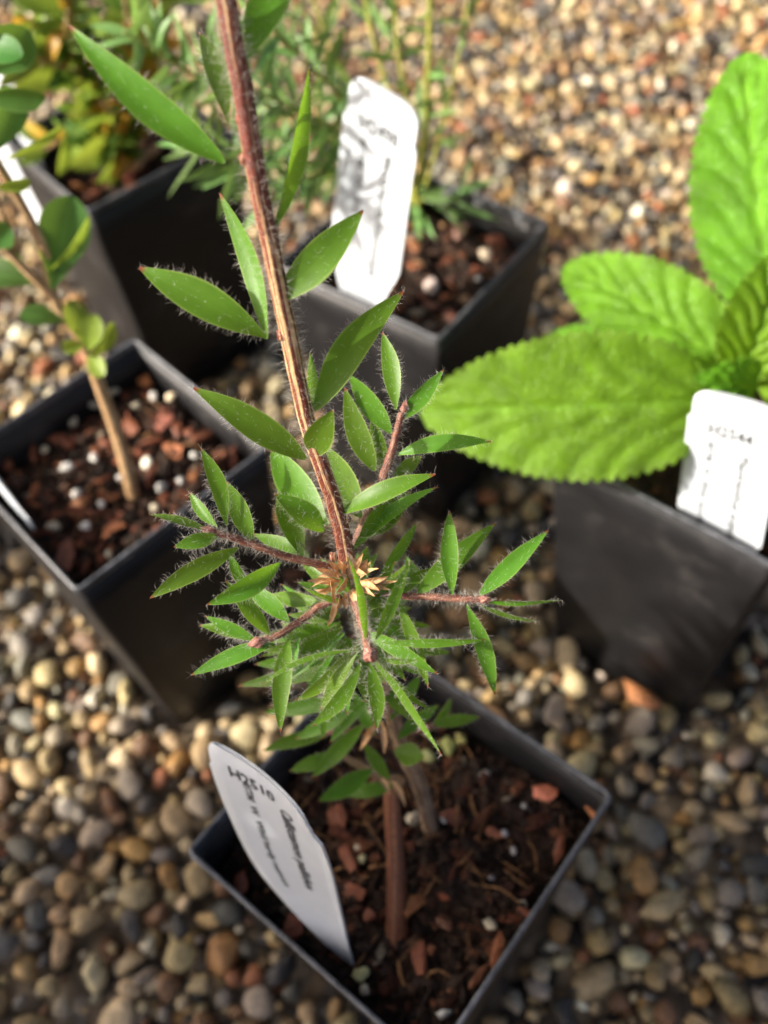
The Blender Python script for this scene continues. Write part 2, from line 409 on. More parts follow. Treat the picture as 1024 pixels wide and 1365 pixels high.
# the 300 that show largest: big, in frame, near, not standing behind a pot
cand = []
for i, (x, y, r, low) in enumerate(layers):
    if low: continue
    ok, d = seen(x, y, 0)
    if not ok: continue
    hid = False
    for t in np.linspace(.02, .7, 40):
        q = np.array([x, y, 0.004]) * (1 - t) + CAM * t
        if q[2] > RIM: break
        for k in POTS:
            c, e1, e2 = pot_axes(k); dd = q[:2] - c; hs = (BASE + (SIDE - BASE) * q[2] / RIM) / 2
            if abs(dd @ e1) < hs and abs(dd @ e2) < hs: hid = True
        if hid: break
    if not hid: cand.append((r / d, i))
cand.sort(reverse=True); single = {i for _, i in cand[:300]}
gm = MB(); nbig = 0
for i, (x, y, r, low) in enumerate(layers):
    near = y < .42 and not low
    v, f, c = pebble_verts(x, y, r, low, SHAPES if (i in single) else SHAPES_LO)
    col = pebble_colour()
    if i in single:
        pb = MB(); pb.add(v, f, None, 0, col)
        obj('pebble', pb.mesh('pebble', [M['pebble']]), ground, loc=c)
    else:
        gm.add(v + c, f, None, 0, col)
obj('gravel', gm.mesh('gravel', [M['pebble']]), ground, kind='stuff')

# ------------------------------------------------------------------ pots
def ring(side, z, rad, n=5):
    out = []; h = side / 2 - rad
    for (sx_, sy, a0) in ((1, 1, 0), (-1, 1, 90), (-1, -1, 180), (1, -1, 270)):
        for k in range(n + 1):
            a = R(a0 + 90 * k / n); out.append((sx_ * h + rad * math.cos(a), sy * h + rad * math.sin(a), z))
    return out
def make_pot_mesh(side=SIDE, base=BASE, rim=RIM, z0=-.004):
    mb_ = MB(); T = .0009
    S = lambda z: base + (side - base) * (z - z0) / (rim - z0)
    loops = [ring(base - .004, z0, .003), ring(base, z0 + .0015, .0035)]
    for z in np.linspace(.012, rim - .012, 7): loops.append(ring(S(z) + .0004 * math.sin(z * 90), z, .0024))
    loops += [ring(S(rim - .0022), rim - .0022, .0020), ring(S(rim - .0022) - 2 * T, rim - .0022, .0012)]
    for z in (rim - .012, rim * .5, .004): loops.append(ring(S(z) - 2 * T, z, .0014))
    V = [p for lp in loops for p in lp]; k = len(loops[0]); F = []
    for i in range(len(loops) - 1):
        for j in range(k): F.append((i * k + j, i * k + (j + 1) % k, (i + 1) * k + (j + 1) % k, (i + 1) * k + j))
    F2 = [tuple(reversed(range(k))), tuple(range((len(loops) - 1) * k, len(loops) * k))]
    mb_.add(V, F)
    me_f = mb_.f; me_f.extend([list(x) for x in F2]); mb_.mi.extend([0, 0])
    return mb_
POT_ME = make_pot_mesh().mesh('nursery_pot', [M['pot']])
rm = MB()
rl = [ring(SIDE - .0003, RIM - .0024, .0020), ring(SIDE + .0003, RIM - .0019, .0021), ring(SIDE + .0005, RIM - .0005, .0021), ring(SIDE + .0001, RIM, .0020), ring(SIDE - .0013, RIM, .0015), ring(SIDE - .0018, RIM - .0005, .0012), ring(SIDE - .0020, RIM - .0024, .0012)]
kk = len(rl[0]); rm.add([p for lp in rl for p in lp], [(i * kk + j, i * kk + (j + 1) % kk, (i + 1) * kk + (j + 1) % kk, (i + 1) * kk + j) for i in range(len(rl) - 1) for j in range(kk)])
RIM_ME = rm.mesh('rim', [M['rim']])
POT_LABEL = {'front': 'square black plastic pot nearest the camera, holding the hairy red-stemmed seedling',
             'left': 'square black plastic pot at the left holding the thin tan-stemmed round-leaved plant',
             'middle': 'square black plastic pot behind, with the needle-leaved plant and tall white label',
             'right': 'square black plastic pot at the right under the broad toothed leaves',
             'back': 'square black plastic pot at the far left, under the small-leaved bush',
             'off': 'square black plastic pot added past the left edge to shade gravel beside the left pot',
             'tub_a': 'square black plastic pot added past the left edge under the first shrub put there for shade',
             'tub_b': 'square black plastic pot added past the left edge under the second shrub put there for shade'}
pots = {}
for k in POTS:
    c, e1, e2 = pot_axes(k)
    o = thing('nursery_pot', POT_LABEL[k], 'pot', (c[0], c[1], 0), 'square black nursery pots')
    o.rotation_euler = (0, 0, R(POTS[k][1])); pots[k] = o
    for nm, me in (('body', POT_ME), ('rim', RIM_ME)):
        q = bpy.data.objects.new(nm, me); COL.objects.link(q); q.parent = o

# ------------------------------------------------------------------ potting mix
def noise2(x, y, seed):
    r_ = np.random.default_rng(seed); s = 0
    for i in range(14):
        kx, ky = r_.normal(size=2) * (180 + 60 * i); s = s + np.sin(kx * x + ky * y + r_.uniform(0, 6.28)) / (1 + .35 * i)
    return s
SOILC = [(.020, .012, .008), (.032, .018, .011), (.05, .024, .013), (.10, .038, .018), (.014, .010, .008)]
def chunk(v0, r, el=1.0):
    v = v0 * (1 + .22 * rng.normal(size=(len(v0), 1)))
    s = np.array([r * el, r, r * rng.uniform(.45, .9)])
    q = np.linalg.qr(rng.normal(size=(3, 3)))[0]
    if abs(q[2, 0]) > .6: q = np.linalg.qr(np.array([[1, .2, 0], [0, 1, .3], [.2, 0, 1.0]]) + .4 * rng.normal(size=(3, 3)))[0]
    return (v * s) @ q.T
TIDY = ico(1)
def potting_mix(k, label, crumbs=900, fibres=25, ncells=44, warm=1.0):
    c, e1, e2 = pot_axes(k); hs = (BASE + (SIDE - BASE) * SOIL / RIM) / 2 - .0016
    mb_ = MB(); g_ = np.linspace(-hs, hs, ncells); X, Y = np.meshgrid(g_, g_)
    sd = abs(hash(k)) % 1000 if False else sum(map(ord, k))
    Hh = SOIL - .0015 + .0009 * noise2(X, Y, sd) + .0006 * rng.normal(size=X.shape) - .004 * ((np.abs(X) / hs) ** 8 + (np.abs(Y) / hs) ** 8) * .3
    W = c[None, None, :] + X[..., None] * e1 + Y[..., None] * e2
    V = np.dstack([W, Hh]).reshape(-1, 3)
    F = [(i * ncells + j, i * ncells + j + 1, (i + 1) * ncells + j + 1, (i + 1) * ncells + j) for i in range(ncells - 1) for j in range(ncells - 1)]
    cols = np.array(SOILC)[rng.choice(3, size=len(V))] * .8
    mb_.add(V, F, None, 0, cols)
    def on(u, w): 
        i = int(round((w + hs) / (2 * hs) * (ncells - 1))); j = int(round((u + hs) / (2 * hs) * (ncells - 1)))
        q = c + u * e1 + w * e2; return np.array([q[0], q[1], Hh[i, j]])
    for _ in range(crumbs):
        u, w = rng.uniform(-hs * .97, hs * .97, 2); p = on(u, w)
        col = np.array(SOILC[rng.choice(5, p=[.3, .25, .2, .12 * warm, 1 - .75 - .12 * warm])]) * rng.uniform(.6, 1.5)
        mb_.add(chunk(TIDY[0], rng.uniform(.0004, .0013), rng.uniform(1, 2.2)) + p, TIDY[1], None, 0, col)
    for _ in range(int(crumbs * (.13 if warm > 1 else .08))):
        u, w = rng.uniform(-hs * .95, hs * .95, 2); p = on(u, w) + (0, 0, .0003)
        col = np.array([(.16, .05, .024), (.11, .035, .018), (.22, .08, .035), (.30, .24, .17), (.06, .03, .02)][rng.choice(5, p=[.3, .27, .2, .08, .15])]) * rng.uniform(.6, 1.3) * (1 if warm > 1 else .42)
        mb_.add(chunk(TIDY[0], rng.uniform(.0009, .0019), rng.uniform(1.2, 2.6)) + p, TIDY[1], None, 0, col)
    for _ in range(fibres):
        u, w = rng.uniform(-hs * .85, hs * .85, 2); p = on(u, w) + (0, 0, .0008)
        a = rng.uniform(0, 6.28); L = rng.uniform(.004, .011); bend = rng.normal(0, .3)
        pts = [p + np.array([math.cos(a + bend * t) * L * (t - .5), math.sin(a + bend * t) * L * (t - .5), .0015 * math.sin(3 * t) * rng.uniform(0, 1.2)]) for t in np.linspace(0, 1, 6)]
        tube(mb_, pts, rng.uniform(.00018, .00042), 5, 0, np.array((.17, .085, .035)) * rng.uniform(.5, 1.4))
    o = obj('potting_mix', mb_.mesh('potting_mix', [M['soil']], False), None, label, 'potting mix', None, 'stuff', None)
    return o, on
def add_chip(parent, name, p, r, el, col, mtl, smooth=False, seedv=ICO2):
    mb_ = MB(); v = chunk(seedv[0] * (1 + .0), r, el); mb_.add(v, seedv[1], None, 0, col)
    return obj(name, mb_.mesh(name, [M[mtl]], smooth), parent, loc=p)
def lumps(r, el, flat=.6, yaw=None, shape=ICO2, rough=.05, tilt=.3):
    v, f = pebble_shape(shape); v = v * (1 + rough * rng.normal(size=(len(v), 1)))
    v = v * np.array([r * el, r, r * flat])
    yaw = rng.uniform(0, 6.28) if yaw is None else yaw
    a, b_ = rng.normal(0, tilt, 2)
    Rx = np.array([[1, 0, 0], [0, math.cos(a), -math.sin(a)], [0, math.sin(a), math.cos(a)]]); Ry = np.array([[math.cos(b_), 0, math.sin(b_)], [0, 1, 0], [-math.sin(b_), 0, math.cos(b_)]])
    Rz = np.array([[math.cos(yaw), -math.sin(yaw), 0], [math.sin(yaw), math.cos(yaw), 0], [0, 0, 1]])
    return v @ (Rz @ Ry @ Rx).T, f
def chip(parent, name, p, r, el, col, mtl, flat=.55, yaw=None):
    mb_ = MB(); v, f = lumps(r, el, flat, yaw, ICO2 if mtl == 'perlite' else ICO1, .15 if mtl == 'perlite' else .17); mb_.add(v, f, None, 0, np.array(col))
    return obj(name, mb_.mesh(name, [M[mtl]], mtl == 'perlite'), parent, loc=p)
RED = (.17, .055, .026); ORANGE = (.34, .13, .045); CREAM = (.50, .44, .32); WHITE = (.66, .64, .58); TAN = (.34, .2, .1)

mixes = {}
mixes['front'] = potting_mix('front', 'dark fibrous potting mix with red bark around the red-stemmed seedling', 1300, 75, 56)
mixes['left'] = potting_mix('left', 'brown potting mix speckled with pale grains around the tan stem at left', 1100, 20, 50, 1.4)
mixes['middle'] = potting_mix('middle', 'potting mix in the middle back pot behind the tall white label', 700, 10, 40, 1.2)
mixes['right'] = potting_mix('right', 'shaded potting mix under the broad toothed leaves', 400, 5, 36)
mixes['back'] = potting_mix('back', 'potting mix under the small-leaved bush at far left', 500, 5, 36, 1.4)
mixes['off'] = potting_mix('off', 'potting mix in the pot added for shade past the left edge', 200, 0, 30)
mixes['tub_a'] = potting_mix('tub_a', 'potting mix under the first dark shrub added for shade past the left edge', 150, 0, 30)
mixes['tub_b'] = potting_mix('tub_b', 'potting mix under the second dark shrub added for shade past the left edge', 150, 0, 30)
def chips_at(key, rows):
    par = mixes[key][0]
    for (x, y, rpx, el, col, kind) in rows:
        p = Z(x, y, SOIL + (.005 if key == 'back' else .0003)); d = project(p)[2]; r = rpx * d / FPX * (.72 if kind == 'p' else 1.0) * (1.25 if key == 'back' else 1.0)
        nm = 'perlite_grain' if kind == 'p' else 'bark_chip'
        chip(par, nm, p, r, el, np.array(col) * rng.uniform(.85, 1.15), 'perlite' if kind == 'p' else 'chip', .75 if kind == 'p' else .5)
chips_at('front', [(732, 1056, 17, 1.3, (.42, .14, .08), 'b'), (452, 1090, 20, 1.2, RED, 'b'), (605, 1090, 13, 1.6, RED, 'b'), (465, 1142, 13, 2.2, RED, 'b'), (470, 1190, 12, 1.8, RED, 'b'),
    (390, 1238, 17, 1.2, (.16, .045, .02), 'b'), (560, 1275, 15, 2.2, RED, 'b'), (597, 1192, 12, 1.3, (.24, .06, .02), 'b'), (552, 1205, 14, 2.0, ORANGE, 'b'), (492, 1220, 10, 1.2, RED, 'b'), (318, 1180, 14, 1.6, (.14, .04, .02), 'b'),
    (662, 1270, 9, 4.5, (.25, .09, .04), 'b'), (640, 1300, 8, 3.5, (.2, .08, .04), 'b'), (700, 1215, 7, 3.0, RED, 'b'), (745, 1130, 8, 3, RED, 'b'), (790, 1080, 7, 3.2, ORANGE, 'b'), (590, 1230, 11, 2.0, (.1, .04, .02), 'b'), (660, 1110, 9, 2, RED, 'b'), (760, 1040, 10, 2, (.12, .04, .02), 'b'),
    (645, 1036, 12, 1.3, WHITE, 'p'), (652, 1232, 13, 1.4, CREAM, 'p'), (480, 1298, 15, 1.2, (.48, .46, .22), 'p'), (486, 1320, 10, 1.4, CREAM, 'p'), (592, 1350, 10, 1.5, WHITE, 'p'), (550, 1090, 13, 1.2, CREAM, 'p'),
    (484, 1145, 9, 1.1, (.36, .34, .2), 'p'), (478, 1128, 8, 1.1, CREAM, 'p'), (672, 1112, 8, 1.2, (.38, .36, .36), 'p'), (700, 1075, 8, 1.3, (.4, .38, .36), 'p'), (696, 1205, 8, 1.3, CREAM, 'p'), (685, 1135, 7, 1.3, (.36, .34, .33), 'p'), (655, 1170, 7, 1.2, (.34, .32, .32), 'p'), (592, 1093, 7, 1.1, WHITE, 'p'),
    (598, 995, 17, 1.1, (.34, .36, .12), 'p'), (570, 1008, 15, 1.2, (.36, .38, .16), 'p'), (615, 985, 12, 1.2, (.35, .33, .12), 'p')])
chips_at('left', [(100, 658, 11, 1.2, WHITE, 'p'), (88, 622, 11, 1.3, WHITE, 'p'), (125, 610, 10, 1.2, WHITE, 'p'), (195, 618, 12, 1.5, (.7, .68, .55), 'p'), (215, 648, 15, 1.1, WHITE, 'p'), (135, 672, 9, 1.1, WHITE, 'p'),
    (70, 702, 12, 1.4, CREAM, 'p'), (115, 702, 10, 1.1, WHITE, 'p'), (205, 530, 9, 1.3, WHITE, 'p'), (230, 528, 13, 1.1, (.75, .62, .42), 'p'), (180, 540, 9, 1.1, CREAM, 'p'), (98, 562, 9, 1.2, CREAM, 'p'), (150, 520, 12, 1.2, CREAM, 'p'), (125, 538, 9, 1.2, CREAM, 'p'),
    (240, 640, 8, 1.3, WHITE, 'p'), (260, 608, 9, 1.3, WHITE, 'p'), (60, 600, 8, 1.2, CREAM, 'p'), (145, 740, 8, 1.3, CREAM, 'p'), (90, 730, 9, 1.3, CREAM, 'p'), (207, 677, 10, 1.2, CREAM, 'p'), (170, 500, 8, 1.1, CREAM, 'p'), (160, 637, 8, 1.3, WHITE, 'p'),
    (250, 575, 10, 2.4, RED, 'b'), (232, 600, 11, 2.4, (.3, .11, .05), 'b'), (270, 580, 10, 2.2, (.28, .1, .05), 'b'), (220, 560, 12, 1.6, (.24, .08, .05), 'b'), (258, 632, 12, 1.6, ORANGE, 'b'), (85, 590, 12, 1.9, RED, 'b'), (105, 672, 13, 1.5, (.28, .12, .05), 'b'), (90, 738, 14, 1.8, RED, 'b'),
    (192, 508, 12, 1.3, ORANGE, 'b'), (182, 466, 10, 1.1, ORANGE, 'b'), (10, 620, 12, 1.4, RED, 'b'), (45, 608, 10, 2, RED, 'b'), (140, 590, 11, 2, (.12, .04, .02), 'b'), (175, 570, 12, 1.8, (.14, .045, .02), 'b'), (150, 700, 11, 1.8, (.13, .04, .02), 'b'), (290, 610, 9, 2, (.26, .1, .05), 'b'), (200, 590, 9, 2.5, RED, 'b'), (235, 575, 8, 2.5, RED, 'b')])
chips_at('middle', [(577, 380, 16, 1.3, (.45, .36, .32), 'p'), (648, 340, 13, 1.2, (.62, .5, .36), 'p'), (638, 372, 8, 1.1, WHITE, 'p'), (612, 310, 14, 1.3, (.3, .17, .13), 'b'), (560, 355, 11, 2, TAN, 'b'), (555, 330, 13, 1.5, (.26, .11, .05), 'b'),
    (640, 360, 12, 1.4, RED, 'b'), (600, 345, 10, 2, RED, 'b'), (620, 400, 8, 1.3, TAN, 'b'), (600, 420, 9, 1.5, (.12, .04, .02), 'b'), (545, 300, 10, 1.6, ORANGE, 'b'), (660, 320, 9, 1.8, RED, 'b'), (590, 300, 8, 1.5, TAN, 'b'), (575, 405, 10, 1.5, (.1, .035, .02), 'b')])
chips_at('back', [(188, 180, 17, 1.5, (.62, .36, .22), 'b'), (180, 212, 17, 1.4, (.60, .34, .18), 'b'), (160, 218, 13, 1.5, (.56, .28, .14), 'b'), (195, 205, 14, 1.6, (.5, .26, .12), 'b'), (120, 262, 10, 1.6, RED, 'b'), (105, 250, 9, 1.4, ORANGE, 'b'), (215, 175, 10, 1.5, (.2, .07, .04), 'b'), (170, 235, 9, 1.4, (.2, .05, .03), 'b')])

# ------------------------------------------------------------------ leaves
def leaf_mesh(base, tip, width, tilt=0.0, arch=0.05, cup=.22, profile='lance', nv=16, nu=6, twist=0.0, mtl='leaf', hair=0, hlen=.0014, name='leaf', face=None, fold=0.0, off=None):
    base = np.asarray(base, float); tip = np.asarray(tip, float)
    ax = tip - base; L = np.linalg.norm(ax); ax = ax / L
    mid = (base + tip) / 2
    tocam = (CAM - mid) if face is None else np.asarray(face, float)
    nn = nrm(tocam - ax * (tocam @ ax)); nn = rot(nn, ax, R(tilt))
    V = []; UV = []; F = []
    C = []; ND = []; SD = []; Wd = []
    pk = random.uniform(.80, 1.06); sway = random.uniform(-.045, .045) if profile == 'lance' else 0; wob = random.uniform(0, 6)
    for i in range(nv + 1):
        v = i / nv
        if profile == 'lance':
            w = math.sin(math.pi * min(1, v * .97 + .015) ** pk) ** .95 * (1 - .10 * v)
        elif profile == 'ovate':
            w = math.sin(math.pi * min(1, .02 + .98 * v) ** .8) ** .6
        elif profile == 'spoon':
            w = (math.sin(math.pi * min(1, .015 + .97 * v) ** 1.6)) ** .62
        else:
            w = min(1, v * 8 + .2, (1 - v) * 5 + .08)
        w = max(w, .06 if i else .10)
        n_i = rot(nn, ax, R(twist * (v - .5)))
        s_i = np.cross(n_i, ax)
        c = base + ax * L * v + nn * (arch * L * 4 * v * (1 - v) + .006 * L * math.sin(7 * v + wob)) + s_i * sway * L * math.sin(math.pi * v)
        hw = width / 2 * w
        C.append(c); ND.append(n_i); SD.append(s_i); Wd.append(hw)
        for j in range(nu + 1):
            u = -1 + 2 * j / nu
            z = cup * hw * (abs(u) ** 1.6) - fold * hw * (1 - abs(u))
            wig = 1 + .025 * math.sin(9 * v + 5 * u + width * 9e4)
            V.append(c + s_i * hw * u * wig + n_i * z); UV.append((j / nu, v))
    k = nu + 1
    for i in range(nv):
        for j in range(nu): F.append((i * k + j, (i + 1) * k + j, (i + 1) * k + j + 1, i * k + j + 1))
    o = base.copy() if off is None else off
    mb_ = MB(); V = np.array(V) - o
    mb_.add(V, F, UV, 0)
    if hair:
        roots = []; dirs = []
        for _ in range(hair):
            i = min(nv - 1, int(random.betavariate(1.1, 1.5) * nv)); sgn = random.choice((-1, 1))
            j = nu if sgn > 0 else 0
            t = random.random(); r_ = V[i * k + j] * (1 - t) + V[(i + 1) * k + j] * t
            roots.append(r_); dirs.append(SD[i] * sgn + ax * random.uniform(-.2, .7) + .45 * rng.normal(size=3))
        for _ in range(hair // 3):
            q = random.randrange(len(V)); roots.append(V[q]); dirs.append(ND[q // k] * .7 + ax * .4 + .4 * rng.normal(size=3))
        hairs(mb_, roots, dirs, hlen)
    me = mb_.mesh(name, [M[mtl], M['hair']])
    return me, o

def place_leaf(parent, base, tip, width, **kw):
    me, o = leaf_mesh(base, tip, width, **kw)
    ob = bpy.data.objects.new(kw.get('name', 'leaf'), me); COL.objects.link(ob)
    ob.parent = parent; ob.location = Vector(o) - (parent.location if parent.parent is None else Vector((0, 0, 0)))
    return ob
def part(parent, name, mb_, mats, smooth=True):
    ob = bpy.data.objects.new(name, mb_.mesh(name, mats, smooth)); COL.objects.link(ob)
    ob.parent = parent; ob.matrix_parent_inverse = Matrix.Translation(-parent.location)
    return ob

# ------------------------------------------------------------------ the hairy seedling in the front pot
stem_px = [(574, 1103, .2105), (560, 1050, .199), (536, 1000, .187), (512, 930, .170), (486, 850, .152), (463, 770, .1385), (449, 700, .1330), (428, 630, .1285), (404, 560, .1250), (385, 480, .1205),
           (366, 390, .1160), (350, 310, .1125), (331, 210, .1085), (313, 110, .1045), (301, 50, .1022), (287, -20, .0995), (272, -100, .097), (258, -180, .094)]
SP = np.array([P(*q) for q in stem_px])
SOILP = SP[0]
seed = thing('bottlebrush_seedling', 'tall hairy seedling with red striped stem and narrow pointed green leaves in nearest pot', 'plant', tuple(SOILP))
SPY = [q[1] for q in stem_px][::-1]; SPD = [q[2] for q in stem_px][::-1]
def sd(y): return float(np.interp(y, SPY, SPD))
cur = catmull(SP, 8)
cur = cur + .00012 * np.cumsum(rng.normal(size=cur.shape), axis=0) * .25
rad = np.interp(np.linspace(0, 1, len(cur)), [0, .3, .5, .7, 1], [.00175, .0012, .0011, .00114, .00106])
cut = 5 * 8 + 4
def stem_part(name, c, r, mtl, nh, hl=.0017, seg=14, ridge=.07):
    mb_ = MB(); tube(mb_, c, r, seg, 0, None, ridge)
    if name == 'stem':
        for q in MAIN:
            v_, f_ = ICO2; pn = P(q[0], q[1], sd(q[1])); j_ = int(np.argmin(np.linalg.norm(c - pn, axis=1))); pc_ = c[j_] * .70 + pn * .30
            mb_.add(v_ * np.array([.0007, .0007, .0009]) * (1 + .12 * rng.normal(size=(len(v_), 1))) + pc_, f_, np.stack([v_[:, 0] * .1 + .3, v_[:, 2] * .002], 1), 0)
    roots = []; dirs = []
    rr = np.broadcast_to(r, (len(c),))
    for _ in range(nh):
        f_ = random.random() * (len(c) - 1.001); i = int(f_); t = f_ - i
        p = c[i] * (1 - t) + c[i + 1] * t; ax = nrm(c[i + 1] - c[i])
        q = rng.normal(size=3); q = nrm(q - ax * (q @ ax))
        roots.append(p + q * rr[i] * .95); dirs.append(q + ax * random.uniform(-.25, .5) + .3 * rng.normal(size=3))
    hairs(mb_, roots, dirs, hl)
    return part(seed, name, mb_, [M[mtl], M['hair'], M['twig']])
# (base x, y, tip x, y, width px, tip depth change mm, tilt deg, arch, options)
MAIN = [(300, 218, 92, 35, 54, -3, 8, .04), (330, 78, 392, -45, 56, 1, -15, .03), (364, 310, 412, 92, 34, 2, 42, .05), (303, 165, 266, 45, 34, 10, 20, .05), (357, 452, 294, 258, 36, -1, -35, -.03),
        (370, 402, 484, 280, 54, -2, -12, .09), (355, 450, 186, 357, 55, -2, 10, .06), (420, 547, 538, 388, 50, 2, -10, .07), (408, 612, 258, 517, 46, -3, 12, .06), (413, 548, 413, 470, 22, 6, 40, .02),
        (417, 607, 444, 546, 44, -7, 0, .06), (438, 700, 362, 598, 50, 7, 0, .03), (482, 690, 432, 592, 46, 9, 0, .03), (432, 708, 366, 659, 38, -3, 18, .07), (404, 742, 372, 650, 36, 4, 0, .06),
        (452, 686, 580, 632, 34, -5, -28, .12), (470, 735, 583, 650, 30, 0, -45, .06), (480, 716, 548, 655, 40, 5, 10, .03)]
stem_part('stem', cur[cut - 1:], rad[cut - 1:], 'stem', 3600, .0018)
stem_part('lower_stem', cur[:cut], rad[:cut], 'woody', 500, .0013)

def W(pxw, d): return pxw * d / FPX
RU = [(500, 628, 460, 517, 38, 1, 0, .05), (512, 642, 495, 558, 28, 6, 25, .05), (522, 578, 466, 500, 36, 3, 10, .08), (528, 546, 510, 443, 31, 1, -10, .06), (533, 560, 591, 493, 29, 2, -15, .04), (530, 606, 655, 589, 30, -3, -15, .1), (522, 640, 562, 608, 24, 6, 10, .05)]
BL1 = [(302, 700, 268, 597, 29, 1, 10, .05), (290, 702, 254, 657, 21, 2, -20, .05), (338, 724, 302, 642, 34, 1, 0, .08), (280, 708, 200, 686, 22, 0, 52, .06), (292, 714, 232, 729, 26, -2, 0, .08), (318, 730, 200, 797, 33, -3, -10, .07), (374, 750, 276, 806, 38, -4, -20, .14), (305, 736, 336, 792, 20, 3, 20, .05), (412, 742, 338, 712, 28, 5, 10, .04)]
BL2 = [(360, 846, 301, 774, 28, -3, 12, .07), (342, 853, 274, 821, 22, 0, -20, .05), (345, 856, 266, 834, 22, 4, 20, .03), (366, 858, 255, 900, 30, 0, 20, .05), (385, 852, 374, 976, 32, -4, 8, .10), (386, 829, 325, 778, 30, 4, 0, .05), (464, 801, 404, 783, 20, -6, 60, -.06), (432, 802, 362, 792, 26, 8, 10, .03), (400, 850, 378, 905, 22, 3, 30, .05)]
BR = [(603, 794, 599, 681, 30, -2, 0, .04), (556, 792, 661, 697, 36, 1, 0, .05), (640, 793, 731, 707, 31, 1, -10, .03), (644, 802, 749, 800, 18, -1, 65, .03), (640, 806, 718, 828, 17, 2, 62, .02), (622, 806, 660, 926, 29, -1, -8, .06), (487, 812, 583, 755, 28, 1, 15, .05), (506, 768, 556, 697, 22, 4, 35, .04), (532, 803, 571, 916, 24, 2, 20, .05), (575, 800, 540, 740, 22, 6, 0, .04)]
BF = [(487, 852, 464, 742, 22, -2, 52, .06), (501, 854, 547, 748, 22, 0, 25, .06), (509, 856, 648, 852, 17, -1, 30, .05), (503, 876, 556, 880, 16, -2, 55, .05), (498, 880, 588, 1006, 20, -2, 48, -.05), (493, 884, 503, 972, 26, 3, 0, .06), (480, 868, 350, 914, 18, -2, 58, .08), (506, 884, 577, 947, 17, 1, 50, .05),
      (481, 884, 417, 968, 28, 4, -20, .06), (476, 870, 428, 945, 24, 6, 25, .08), (470, 862, 395, 932, 24, 9, -20, .06)]
LOW = [(480, 872, 318, 914, 30, 6, 10, .05, .150), (450, 880, 340, 885, 26, 8, 0, .05, .152), (478, 900, 402, 905, 30, 4, 0, .05, .158), (470, 930, 350, 950, 26, 6, 0, .05, .163), (478, 935, 395, 985, 28, 4, 0, .05, .165),
       (500, 930, 440, 990, 24, 0, 20, .05, .17), (440, 978, 350, 1001, 24, 0, 0, .05, .178), (487, 962, 415, 1037, 28, -3, 10, .05, .178), (455, 1003, 386, 1028, 26, 0, 0, .05, .184), (496, 1026, 424, 1068, 32, -3, 0, .06, .186), (525, 1047, 455, 1060, 24, 2, 10, .05, .19),
       (526, 1000, 566, 1010, 38, -2, 0, .02, .18), (575, 967, 640, 956, 20, 1, 0, .05, .182), (572, 975, 602, 930, 16, 3, 20, .05, .182), (500, 980, 470, 920, 22, 3, 0, .05, .176), (520, 960, 560, 900, 22, 5, 0, .04, .172), (530, 985, 585, 940, 22, 4, 10, .04, .178), (500, 905, 548, 960, 22, 4, 0, .04, .166),
       (440, 860, 375, 830, 26, 8, 0, .04, .15), (455, 850, 395, 800, 26, 9, 0, .04, .148), (520, 850, 600, 870, 20, 9, 0, .04, .15), (460, 890, 430, 985, 26, 7, 10, .05, .155), (485, 990, 520, 1040, 22, 2, 0, .05, .182), (512, 830, 560, 850, 24, 8, 0, .05, .148)]
def put(rows, dfun, hair=70, par=None, ws=1.0):
    for q in rows:
        bx, by, tx, ty, w, dd, tilt, arch = q[:8]
        d = q[8] if len(q) > 8 else dfun(bx, by)
        d2 = d + dd / 1000.0
        place_leaf(par or seed, P(bx, by, d), P(tx, ty, d2), ws * W(w, (d + d2) / 2), tilt=tilt, arch=arch, cup=random.uniform(.12, .3), twist=random.uniform(-22, 22), hair=hair, nv=18, nu=6, hlen=.0010)
put(MAIN, lambda x, y: sd(y), 120, None, .93)
BRS = []
def branch(pts, r0, r1, mtl='twig', nh=700, name='side_branch', hl=.0014):
    c = catmull([P(*p) for p in pts], 6); c = c + .00006 * rng.normal(size=c.shape)
    global LASTB
    LASTB = stem_part(name, c, np.linspace(r0, r1, len(c)), mtl, nh, hl, 10, .06)
    BRS.append(LASTB)
    return c
def bud(p, axis, L, r):
    v, f = ICO3; v = v.copy(); s = (v[:, 2] + 1) / 2
    th = np.arctan2(v[:, 1], v[:, 0])
    k = 1.05 + .14 * np.sin(4 * th + 9 * s) - .75 * s ** 1.5
    a = nrm(axis); b_ = nrm(np.cross(a, (0.3, .2, .9))); c = np.cross(a, b_)
    V = (v[:, :1] * r * k[:, None]) * b_ + (v[:, 1:2] * r * k[:, None]) * c + (v[:, 2:3] * L / 2) * a
    mb_ = MB(); mb_.add(V + p, f, np.stack([th / 6.283 + .5, s * .02], 1), 0)
    roots = []; dirs = []
    for _ in range(60):
        q = random.randrange(len(V)); roots.append(V[q] + p); dirs.append(V[q] / r + .4 * rng.normal(size=3))
    hairs(mb_, roots, dirs, .0009)
    part(seed, 'bud', mb_, [M['bud'], M['hair']])
ru = branch([(466, 742, .1375), (490, 688, .1375), (510, 640, .138), (526, 590, .1385), (537, 552, .139)], .00075, .00055)
bud(P(540, 541, .139), ru[-1] - ru[-3], .0022, .00065)
bl1 = branch([(448, 757, .137), (400, 746, .135), (350, 731, .133), (310, 717, .1318), (288, 710, .131)], .00062, .0005)
bud(P(278, 707, .1308), bl1[-1] - bl1[-3], .0024, .0008)
bl2 = branch([(455, 795, .1385), (430, 806, .1385), (405, 824, .138), (375, 845, .1365), (350, 854, .136)], .00062, .0005)
bud(P(341, 857, .1355), bl2[-1] - bl2[-3], .0026, .0009)
br = branch([(474, 786, .139), (530, 794, .139), (580, 796, .138), (620, 799, .1375), (640, 799, .1372)], .00062, .0005)
bud(P(648, 799, .137), br[-1] - br[-3], .002, .00075)
